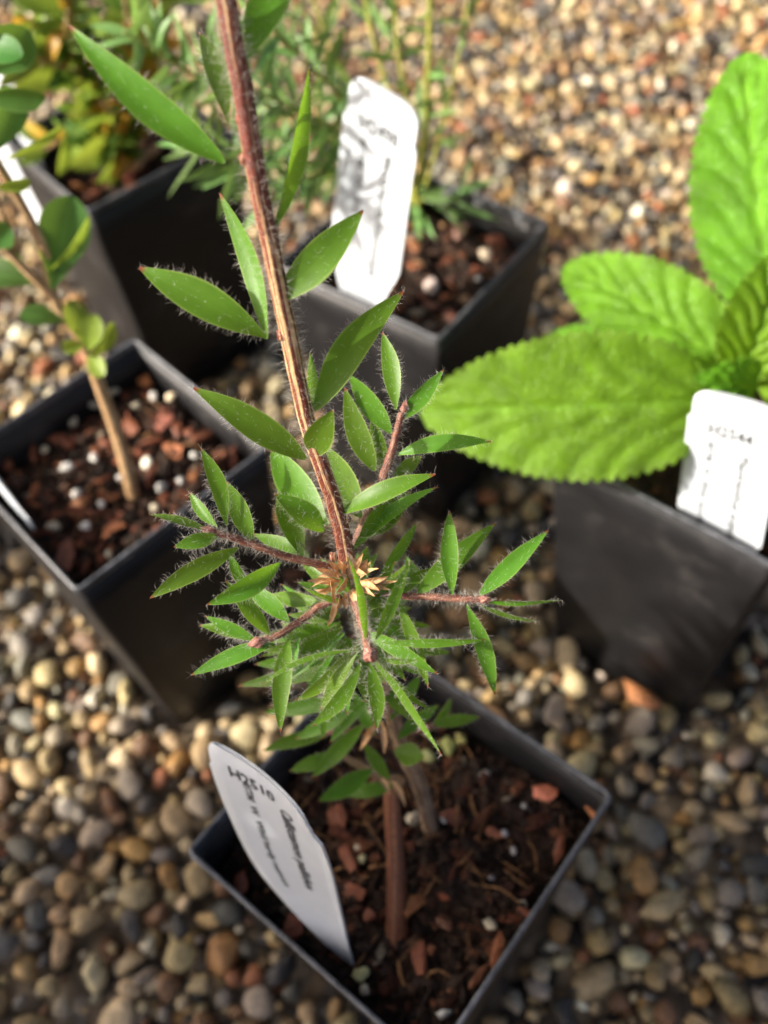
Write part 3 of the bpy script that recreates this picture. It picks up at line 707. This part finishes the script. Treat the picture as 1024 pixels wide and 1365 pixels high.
bf = branch([(470, 790, .138), (480, 820, .132), (488, 848, .127), (493, 868, .1225)], .0006, .0006)
bud(P(494, 873, .1212), CAM - P(494, 873, .1212), .0017, .00115)
put(RU, lambda x, y: float(np.interp(y, [540, 740], [.139, .1375])), 120, BRS[0], .84)
put(BL1, lambda x, y: float(np.interp(x, [278, 448], [.1305, .137])), 120, BRS[1], .84)
put(BL2, lambda x, y: float(np.interp(x, [340, 455], [.1358, .1385])), 120, BRS[2], .84)
put(BR, lambda x, y: float(np.interp(x, [474, 650], [.139, .1372])), 120, BRS[3], .84)
put(BF, lambda x, y: .1222, 120, BRS[4], .84)
put(LOW, None, 45, None, .85)
EX = []
for i in range(38):
    a = R(80 + 12 * i + random.uniform(-6, 6)); bx = 470 + 16 * math.cos(a); by = 822 + 30 * math.sin(a)
    L_ = random.uniform(75, 125) * (1.0 if math.sin(a) > 0 else .75)
    EX.append((bx, by, bx + L_ * math.cos(a), by + .8 * L_ * math.sin(a), random.uniform(16, 23), random.uniform(-3, 8), random.uniform(-45, 45), .05, random.uniform(.138, .147)))
put(EX, None, 80)
branch([(536, 1040, .195), (505, 1035, .19), (470, 1015, .186), (448, 1003, .184)], .0009, .0006, 'tan_twig', 120, 'side_branch')
branch([(520, 985, .182), (490, 975, .179), (455, 975, .178), (430, 978, .178)], .0008, .0005, 'twig', 120, 'side_branch')
branch([(530, 985, .184), (555, 975, .183), (580, 968, .182)], .0007, .0005, 'twig', 80, 'side_branch')
branch([(478, 860, .154), (455, 885, .153), (420, 900, .155)], .0007, .0005, 'twig', 120, 'side_branch')
# dry bracts round the joint
BR_PX = [(447, 762, 420, 757), (450, 770, 424, 769), (455, 775, 410, 774), (438, 772, 442, 800), (445, 790, 436, 835), (452, 795, 448, 812), (462, 770, 448, 790), (472, 762, 489, 766), (475, 775, 518, 768), (478, 780, 530, 775),
         (482, 785, 500, 795), (470, 785, 476, 808), (460, 790, 462, 812), (440, 780, 415, 790), (480, 772, 505, 758), (488, 776, 520, 786), (452, 760, 437, 748), (500, 965, 480, 1000), (508, 960, 512, 1005), (515, 962, 530, 995), (500, 955, 485, 985), (520, 1040, 540, 1075), (505, 1035, 520, 1060)]
for i in range(24):
    a = random.uniform(0, 6.283); L_ = random.uniform(18, 42); bx = 466 + 14 * math.cos(a); by = 776 + 12 * math.sin(a)
    BR_PX.append((bx, by, bx + L_ * math.cos(a + random.uniform(-.4, .4)), by + .8 * L_ * math.sin(a + random.uniform(-.4, .4))))
for (bx, by, tx, ty) in BR_PX:
    d = .1365 if by < 900 else (.176 if by < 1000 else .19)
    dd = random.uniform(-.003, .0005)
    place_leaf(seed, P(bx, by, d), P(tx, ty, d + dd), W(random.uniform(8, 13) if by < 900 else 9, d), tilt=random.uniform(-60, 60), arch=random.uniform(-.1, .2), cup=.6, mtl='bract', name='bract', nv=8, nu=4, hair=6, hlen=.0008)

# upright strip of bark in the front soil
sb = Z(527, 1248, SOIL - .002)
stick = thing('bark_stick', 'upright reddish brown bark stick standing in the front pot soil', 'stick', tuple(sb))
mb_ = MB(); tb = P(523, 1052, .1985)
c = catmull([sb - (tb - sb) * .06, sb, sb * .6 + tb * .4 + (.0004, 0, 0), tb], 6)
tube(mb_, c, np.linspace(.0023, .0017, len(c)), 12, 0, None, .13)
part(stick, 'bark_strip', mb_, [M['redstick']])

# ------------------------------------------------------------------ labels
def text_mesh(body, size):
    cu = bpy.data.curves.new('t', 'FONT'); cu.body = body; cu.size = size; cu.resolution_u = 2; cu.offset = size * .02
    o = bpy.data.objects.new('t', cu); COL.objects.link(o)
    dg = bpy.context.evaluated_depsgraph_get(); me = bpy.data.meshes.new_from_object(o.evaluated_get(dg))
    v = np.array([x.co[:] for x in me.vertices]); f = [list(p.vertices) for p in me.polygons]
    bpy.data.objects.remove(o); bpy.data.curves.remove(cu); bpy.data.meshes.remove(me)
    return v, f
def make_label(surf, label, prints, outline, nt=40, ns=10, blue=None):
    """surf(s, t) -> point; outline(t) -> (s0, s1); s across, t down the tag"""
    o0 = surf(.5, 1.0)
    root = thing('plant_label', label, 'label', tuple(o0), 'white plastic plant labels')
    eps = .004
    def nor(s, t): return nrm(np.cross(surf(s + eps, t) - surf(s - eps, t), surf(s, t + eps) - surf(s, t - eps)))
    V = []; F = []
    TH = .00045
    sgn = 1.0 if nor(.5, .3) @ (CAM - surf(.5, .3)) > 0 else -1.0
    ts = np.concatenate([np.linspace(0, .06, 9), np.linspace(.07, .16, 10), np.linspace(.18, 1, nt)])
    for side in (0, 1):
        for t in ts:
            a, b2 = outline(t)
            for j in range(ns + 1):
                s = a + (b2 - a) * j / ns; V.append(surf(s, t) - nor(s, t) * sgn * TH * side)
    k = ns + 1; n_ = len(ts); off = n_ * k
    for i in range(n_ - 1):
        for j in range(ns):
            F.append((i * k + j, i * k + j + 1, (i + 1) * k + j + 1, (i + 1) * k + j))
            F.append((off + i * k + j, off + (i + 1) * k + j, off + (i + 1) * k + j + 1, off + i * k + j + 1))
        for j in (0, ns): F.append((i * k + j, (i + 1) * k + j, off + (i + 1) * k + j, off + i * k + j))
    for j in range(ns):
        F.append((j, j + 1, off + j + 1, off + j))
    mb_ = MB(); mb_.add(V, F); part(root, 'tag', mb_, [M['label']], True)
    for (body, size, s0, t0, mode, aspect) in prints:      # mode 'a' across, 'd' reading down
        v, f = text_mesh(body, size)
        out = []
        for q in v:
            if mode == 'a': s, t = s0 + q[0], t0 - q[1] * aspect
            else: s, t = s0 + q[1], t0 + q[0] * aspect
            out.append(surf(s, t) + nor(s, t) * sgn * .00012)
        pm = MB(); pm.add(out, [tri for poly in f for tri in [poly]] if all(len(x) == len(f[0]) for x in f) else [[p[0], p[i], p[i + 1]] for p in f for i in range(1, len(p) - 1)])
        part(root, 'lettering', pm, [M['print']], False)
    if blue:
        t0, t1 = blue; pm = MB(); VV = []
        for t in (t0, t1):
            a, b2 = outline(t)
            for j in range(9): s = a + (b2 - a) * j / 8; VV.append(surf(s, t) + nor(s, t) * sgn * .00012)
        pm.add(VV, [(j, j + 1, 10 + j, 9 + j) for j in range(8)]); part(root, 'blue_stripe', pm, [M['blue']], False)
    return root
def tag_outline(r=.05, step=.13, inset=.035, taper=.62, end=.12):
    def f(t):
        a, b2 = 0.0, 1.0
        if t < step: a += inset; b2 -= inset
        if t < r * 1.0:
            q = math.sqrt(max(0, 1 - (1 - t / r) ** 2)); a += .2 * (1 - q); b2 -= .2 * (1 - q)
        if t > taper:
            q = (t - taper) / (1 - taper); m_ = .5; a = a + (m_ - a) * q * (1 - end); b2 = b2 + (m_ - b2) * q * (1 - end)
        return a, b2
    return f
# front label: leaning, slightly curled tag at the front-left side of the pot
Lz = [(0, .149), (.10, .1445), (.32, .1325), (.6, .116), (.85, .1005), (1, .092)]
lpx = [(0, 273, 986), (.10, 279, 1018), (.32, 303, 1082), (.6, 345, 1162), (.85, 420, 1246), (1, 466, 1285)]
rpx = [(0, 412, 1099), (.10, 425, 1121), (.32, 440, 1160), (.6, 452, 1208), (.85, 464, 1262), (1, 471, 1288)]
def edge(tab, zt):
    pts = np.array([Z(x, y, z) for (_, x, y), (_, z) in zip(tab, zt)]); ts = [q[0] for q in tab]
    cc = catmull(pts, 10); tt = np.concatenate([np.linspace(ts[i], ts[i + 1], 10, endpoint=False) for i in range(len(ts) - 1)] + [[ts[-1]]])
    return cc, tt
LC, LT = edge(lpx, Lz); RC, RT = edge(rpx, Lz)
def fsurf(s, t):
    e = max(0.0, t - 1.0) ; tq = min(max(t, 0.0), 1.0)
    a = np.array([np.interp(tq, LT, LC[:, i]) for i in range(3)]); b2 = np.array([np.interp(tq, RT, RC[:, i]) for i in range(3)])
    p = a * (1 - s) + b2 * s
    if t < 0: p = p + (p - fsurf(s, .02)) * (-t / .02)
    nn = nrm(np.cross(b2 - a, (0, 0, 1.0)))
    return p + nn * (-.0016) * 4 * s * (1 - s) * (1 - tq)
def fout(t):
    a, b2 = 0.0, 1.0
    if t < .10: a += .02; b2 -= .02
    if t < .14: b2 -= .09
    if t < .04:
        q = math.sqrt(max(0, 1 - (1 - t / .04) ** 2)); a += .05 * (1 - q); b2 -= .10 * (1 - q)
    return a, b2
make_label(fsurf, 'curled white plant label printed Callistemon pallidus, leaning in the nearest pot', [('H2510', .15, .16, .118, 'a', .40), ('Callistemon pallidus', .16, .60, .13, 'd', .36), ('45TM  W  Wind hardy natives', .10, .27, .11, 'd', .42)], fout)
def wall_label(key, xy_tl, xy_tr, xy_bl, xy_br, inset, lean, label, prints, lean2=0.0, outline=None, blue=None, down=.02, frac=None):
    """tag standing inside the front-left wall of a pot; corner pixels give its size on that standing plane"""
    c, e1, e2 = pot_axes(key)
    o = c - e1 * (SIDE / 2 - inset)
    n3 = nrm(np.array([-e1[0], -e1[1], lean])); p0 = np.array([o[0], o[1], RIM])
    def hit(x, y):
        r = ray(x, y); return CAM + r * (((p0 - CAM) @ n3) / (r @ n3))
    tl, tr, bl, br_ = (hit(*q) for q in (xy_tl, xy_tr, xy_bl, xy_br))
    dl = nrm(bl - tl); drr = nrm(br_ - tr)
    bl = bl + dl * down; br_ = br_ + drr * down
    def surf(s, t):
        a = tl + (bl - tl) * t; b2 = tr + (br_ - tr) * t
        return a * (1 - s) + b2 * s + n3 * (-.0012) * (4 * s * (1 - s) - 1) * (1 - .6 * t)
    print('label', key, 'width mm', np.linalg.norm(tr - tl) * 1000, 'height', np.linalg.norm(bl - tl) * 1000, tl, br_)
    return make_label(surf, label, prints, outline or tag_outline(), blue=blue)
wall_label('right', (925, 514), (1052, 548), (903, 690), (1012, 748), .006, .12, 'white printed plant label standing against the broad toothed leaves at right', [('H2544', .18, .22, .19, 'a', .42), ('Plectranthus argentatus', .15, .60, .24, 'd', .36), ('45TM  W  Silver spurflower', .10, .24, .22, 'd', .44)])
wall_label('middle', (468, 92), (565, 150), (437, 372), (527, 405), .006, .10, 'tall white plant label in the middle back pot, flecked with leaf shadow', [('H2498', .20, .2, .16, 'a', .36), ('Melaleuca decussata', .16, .58, .20, 'd', .38), ('45TM  W  Pink flowers', .11, .25, .18, 'd', .42)])
wall_label('back', (-62, 98), (12, 78), (5, 245), (76, 268), .006, .1, 'white plant label with blue line at upper left edge, behind round leaves', [('H2467', .11, .2, .12, 'a', .5), ('Westringia', .1, .62, .26, 'd', .5)], blue=(.19, .215))
wall_label('left', (-60, 560), (-12, 622), (0, 655), (62, 722), .004, .25, 'white plant label cut off at left, lying along the rim of the left pot', [('Correa alba', .1, .6, .2, 'd', .5)], down=.004)

# ------------------------------------------------------------------ broad toothed plant, right pot
cr = np.array([.0775, .170, SOIL])
broad = thing('broad_leaf_plant', 'bright green plant with broad quilted scalloped-edged leaves at the right', 'plant', tuple(cr))
def broad_leaf(base, tip, width, tilt=0, arch=.1, cup=.25, nv=110, nu=30, teeth=26, face=None, veins=6.5, quilt=.0015, droop=0):
    base = np.asarray(base); tip = np.asarray(tip); ax = tip - base; L = np.linalg.norm(ax); ax /= L
    tocam = (CAM - (base + tip) / 2) if face is None else np.asarray(face, float)
    nn = rot(nrm(tocam - ax * (tocam @ ax)), ax, R(tilt)); V = []; UV = []; F = []
    side = np.cross(nn, ax)
    for i in range(nv + 1):
        v = i / nv
        w = math.sin(math.pi * (.03 + .965 * v) ** .86) ** .62
        if v < .12: w *= .35 + .65 * v / .12
        ph = v * teeth + .25 * math.sin(7 * v + width * 900)
        cren = .10 * (abs(math.sin(math.pi * ph)) ** .6 - .6) * min(1, v * 6) 
        for j in range(nu + 1):
            u = -1 + 2 * j / nu; au = abs(u)
            hw = width / 2 * (w + cren * au ** 6 * (1 if w > .15 else .3))
            fr = v * veins - au * 2.1 * (1 - .35 * v) + .2 * math.sin(5 * u + 3 * v) + (.35 if u > 0 else 0) + .12 * math.sin(17 * v + width * 700)
            puff = abs(math.sin(math.pi * fr)) ** .7
            fade = min(1, w * 1.8) 
            z = quilt * puff * fade * (1 - .35 * au) + cup * hw * au ** 1.5 - .0012 * math.exp(-(u / .07) ** 2) * fade
            z += .00025 * math.sin(31 * v + 17 * u) * math.sin(23 * u - 11 * v) + .00012 * math.sin(70 * v) * math.sin(60 * u)
            V.append(base + ax * L * v + side * hw * u + nn * (z + arch * L * 4 * v * (1 - v) - droop * L * v * v)); UV.append((j / nu, v))
    k = nu + 1
    for i in range(nv):
        for j in range(nu): F.append((i * k + j, (i + 1) * k + j, (i + 1) * k + j + 1, i * k + j + 1))
    mb_ = MB(); mb_.add(np.array(V) - base, F, UV)
    o = bpy.data.objects.new('leaf', mb_.mesh('leaf', [M['broad_leaf']])); COL.objects.link(o); o.parent = broad; o.location = Vector(base) - broad.location
    return o
mb_ = MB(); top = cr + (.002, .004, .052)
tube(mb_, catmull([cr - (0, 0, .004), cr + (.0008, .001, .02), top], 6), np.linspace(.0028, .0018, 13), 10); part(broad, 'stem', mb_, [M['green_stem']])
broad_leaf(P(965, 535, .232), P(560, 548, .246), W(190, .238), tilt=-2, arch=.07, cup=.14, quilt=.0011)
broad_leaf(P(990, 500, .240), P(752, 356, .262), W(128, .25), tilt=12, arch=.10, cup=.20, teeth=20)
broad_leaf(P(1034, 430, .236), P(992, 72, .236), W(166, .236), tilt=-10, arch=.05, cup=.22, teeth=24)
broad_leaf(P(985, 510, .236), P(1042, 335, .226), W(110, .23), tilt=10, arch=.15, cup=.35, teeth=16)
broad_leaf(P(930, 480, .262), P(728, 452, .285), W(70, .27), tilt=0, arch=.05, teeth=16)
broad_leaf(P(1000, 530, .234), P(925, 505, .222), W(70, .228), tilt=25, arch=.18, cup=.5, teeth=12)
broad_leaf(P(1010, 510, .238), P(1240, 520, .226), W(150, .23), tilt=0, arch=.08, cup=.2)
broad_leaf(P(1010, 470, .238), P(1200, 330, .25), W(120, .23), tilt=0, arch=.08, cup=.2)

# ------------------------------------------------------------------ round-leaved plant, left pot
lb = Z(177, 655, SOIL - .001)
lp = thing('round_leaf_plant', 'thin tan-stemmed plant with round leaves and lime bud cluster in the left pot', 'plant', tuple(lb))
def lbranch(pts, r0, r1, par, mtl, name='stem', seg=10):
    c = catmull([p if isinstance(p, np.ndarray) else P(*p) for p in pts], 6); mb2 = MB()
    tube(mb2, c, np.linspace(r0, r1, len(c)), seg, 0, None, .06); part(par, name, mb2, [M[mtl]]); return c
d0 = project(lb)[2]
lbranch([(178, 662, d0), (160, 590, .262), (135, 520, .252), (112, 460, .244), (72, 398, .236), (62, 340, .228), (25, 265, .218), (-20, 190, .205), (-60, 120, .195)], .0019, .0009, lp, 'tan_twig')
lbranch([(78, 402, .2365), (40, 365, .230), (0, 325, .224), (-50, 285, .216)], .0013, .0009, lp, 'tan_twig', 'side_branch')
lbranch([(112, 460, .244), (110, 430, .241), (106, 405, .238)], .0009, .0006, lp, 'green_stem', 'side_branch')
lbranch([(20, 330, .226), (5, 290, .22), (-15, 240, .214)], .0010, .0007, lp, 'tan_twig', 'side_branch')
RL = [(70, 385, 95, 262, 66, -4, 0, 'spoon', 'round_leaf', .231), (62, 365, 118, 290, 24, -6, 65, 'spoon', 'lime_leaf', .229), (48, 378, -30, 362, 46, 0, 25, 'spoon', 'round_leaf', .232), (88, 428, 26, 420, 32, -3, 30, 'spoon', 'round_leaf', .238),
      (115, 462, 92, 400, 34, -4, 20, 'spoon', 'lime_leaf', .241), (118, 468, 128, 420, 34, -5, -20, 'spoon', 'lime_leaf', .241), (122, 480, 150, 430, 30, -3, 45, 'spoon', 'lime_leaf', .243), (118, 475, 140, 500, 26, -4, 10, 'spoon', 'lime_leaf', .244), (112, 455, 85, 470, 24, -4, 30, 'spoon', 'lime_leaf', .243),
      (-15, 100, 36, 38, 60, -4, 10, 'spoon', 'round_leaf', .2), (-30, 130, 60, 128, 36, -2, 35, 'spoon', 'round_leaf', .203), (-25, 215, 22, 120, 52, 4, 10, 'spoon', 'round_leaf', .206), (0, 215, 80, 168, 24, -2, 60, 'spoon', 'lime_leaf', .212), (-15, 250, 40, 240, 24, -3, 50, 'spoon', 'lime_leaf', .214),
      (-20, 330, 12, 300, 40, -3, 10, 'spoon', 'round_leaf', .222), (62, 352, 55, 325, 18, -4, 30, 'spoon', 'lime_leaf', .23), (-30, 60, 30, 75, 40, -3, -20, 'spoon', 'round_leaf', .197), (8, 330, 30, 350, 18, 0, 30, 'spoon', 'lime_leaf', .227)]
for (bx, by, tx, ty, w, dd, tilt, prof, mt, d) in RL:
    place_leaf(lp, P(bx, by, d), P(tx, ty, d + dd / 1000), W(w, d), tilt=tilt, arch=.05, cup=.25, profile=prof, mtl=mt, nv=16, nu=6, twist=random.uniform(-15, 15))

# ------------------------------------------------------------------ small-leaved bush, back left pot
c, e1, e2 = pot_axes('back'); ab = np.array([c[0], c[1], SOIL - .002])
ap = thing('small_leaf_bush', 'bushy green and yellow small-leaved plant in the far left pot', 'plant', tuple(ab))
AT = [(60, -40, .29), (160, -40, .30), (35, 70, .305), (205, 30, .325), (115, 110, .335), (60, 200, .345), (150, 40, .31), (100, -60, .28), (200, 130, .35), (230, -30, .33), (20, 10, .30), (130, 200, .345)]
cnt = 0
for (x, y, d) in AT:
    tipp = P(x, y, d); m1 = ab * .55 + tipp * .45 + np.append(rng.normal(0, .006, 2), .012)
    cc = lbranch([ab, m1, tipp], .0016, .0006, ap, 'tan_twig', 'stem', 7)
    for i in range(24):
        f_ = .2 + .8 * i / 23; p = cc[int(f_ * (len(cc) - 1))]; axd = nrm(cc[-1] - cc[0])
        a = 2.4 * i + rng.uniform(0, 1); q = rng.normal(size=3); q = nrm(q - axd * (q @ axd))
        L = rng.uniform(.009, .019); mt = random.choices(['shrub_leaf', 'lime_leaf', 'yellow_leaf', 'round_leaf'], [5, 4, 1.2, 1.5])[0]
        place_leaf(ap, p, p + nrm(q + axd * rng.uniform(.1, .9)) * L, L * rng.uniform(.28, .45), tilt=rng.uniform(-60, 60), arch=.08, cup=.3, profile='ovate', mtl=mt, nv=7, nu=4); cnt += 1

# ------------------------------------------------------------------ needle-leaved plant, middle pot
bb = Z(556, 290, SOIL - .002)
bp_ = thing('needle_leaf_plant', 'fine needle-leaved plant with yellow green stems behind the tall label', 'plant', tuple(bb))
BT = [([(566, 190, .318), (572, 80, .295), (574, -30, .275)], .0016), ([(540, 190, .32), (500, 60, .30), (480, -40, .285)], .0010), ([(530, 200, .325), (455, 90, .315), (410, -20, .30)], .0010), ([(500, 230, .33), (430, 170, .33), (370, 90, .325)], .0008),
      ([(590, 170, .31), (610, 80, .295), (625, 0, .285)], .0008), ([(545, 160, .31), (530, 60, .295), (525, -30, .28)], .0009), ([(480, 240, .335), (410, 225, .34), (350, 170, .34)], .0008), ([(470, 180, .325), (420, 40, .31), (350, -30, .30)], .0008), ([(560, 270, .332), (590, 262, .325), (610, 268, .318)], .0006)]
for (x, y, z) in [(-.043, .244, .168), (-.05, .238, .150), (-.036, .246, .182), (-.058, .240, .176), (-.040, .236, .145)]:      # sprays between the label and the light
    BT.append(([np.array([x * .6, (y + bb[1]) / 2, z * .5 + .055]), np.array([x, y, z - .004]), np.array([x * 1.25, y - .006, z + .012])], .0008))
for bi, (pts, r) in enumerate(BT):
    cc = lbranch([bb] + pts, r, r * .5, bp_, 'green_stem', 'stem', 7)
    nn_ = 8 if bi == 8 else (12 if bi < 8 else 38); wd = 1.0 if bi < 9 else 1.25
    for i in range(nn_):
        f_ = .30 + .70 * i / (nn_ - 1) + rng.uniform(-.01, .01); p = cc[min(len(cc) - 1, max(0, int(f_ * (len(cc) - 1))))]; axd = nrm(cc[-1] - cc[0])
        q = rng.normal(size=3); q = nrm(q - axd * (q @ axd)); L = rng.uniform(.011, .019)
        place_leaf(bp_, p, p + nrm(q + axd * rng.uniform(0, 1.0)) * L, wd * L * rng.uniform(.11, .17), tilt=rng.uniform(-70, 70), arch=rng.uniform(-.05, .12), cup=.3, mtl='needle', name='needle_leaf', nv=6, nu=2)
for (bx, by, tx, ty) in [(556, 262, 600, 245), (552, 270, 560, 320), (556, 280, 580, 318), (560, 262, 620, 262)]:
    place_leaf(bp_, P(bx, by, .325), P(tx, ty, .316), .0032, tilt=20, arch=.08, cup=.3, mtl='needle', name='needle_leaf', nv=8, nu=4)

# ------------------------------------------------------------------ dry bark flake by the right pot
fp = Z(852, 926, .009)
fl = thing('bark_flake', 'dry orange bark flake lying on pebbles at the foot of the right pot', 'bark', tuple(fp))
mb_ = MB(); v, f = lumps(.0040, 2.3, .4, R(-35), ICO1, .14); mb_.add(v + fp, f, None, 0, (.52, .22, .09)); part(fl, 'flake', mb_, [M['chip']])

# ------------------------------------------------------------------ dense shrubs added out of view past the left edge to shade the front pot
def shrub(key, h, rx, label, n_=3200):
    c, e1, e2 = pot_axes(key); b0 = np.array([c[0], c[1], SOIL - .002])
    root = thing('added_shade_shrub', label, 'shrub', tuple(b0), 'dense shrubs added past the left edge for shade')
    mb2 = MB(); tube(mb2, catmull([b0, b0 + (.002, .001, h * .4), b0 + (0, .003, h * .9)], 6), np.linspace(.003, .0012, 13), 8)
    for i in range(16):
        z = h * (.15 + .75 * i / 15); a = 2.4 * i; p = b0 + np.array([0, 0, z]); q = p + np.array([math.cos(a) * rx * .8, math.sin(a) * rx * .8, .02]); tube(mb2, [p, (p + q) / 2 + (0, 0, .006), q], [.0014, .001, .0006], 5)
    part(root, 'stem', mb2, [M['tan_twig']])
    mb3 = MB()
    for i in range(n_):
        a = rng.uniform(0, 6.28); rr_ = rx * math.sqrt(rng.uniform(.02, 1)); z = h * rng.uniform(.02, 1.0); rr_ *= math.sqrt(max(.08, 1 - (max(0, z / h - .55) / .5) ** 2))
        p = b0 + np.array([rr_ * math.cos(a), rr_ * math.sin(a), z]); dr = nrm(np.array([math.cos(a), math.sin(a), rng.uniform(-.2, .9)]) + .4 * rng.normal(size=3)); L = rng.uniform(.016, .026)
        s = nrm(np.cross(dr, rng.normal(size=3))) * L * .24
        mb3.add([p, p + dr * L * .5 + s, p + dr * L, p + dr * L * .5 - s], [(0, 1, 2, 3)], [(.5, 0), (1, .5), (.5, 1), (0, .5)])
    o = part(root, 'foliage', mb3, [M['shade_shrub']], False); o['kind'] = 'stuff'
shrub('tub_a', .275, .068, 'dense dark shrub added past the left edge for shade, nearer the round-leaved plant')
shrub('tub_b', .29, .078, 'dense dark shrub added past the left edge for shade, lower of the two')
print('objects', len(bpy.data.objects), 'pebbles', len(layers))
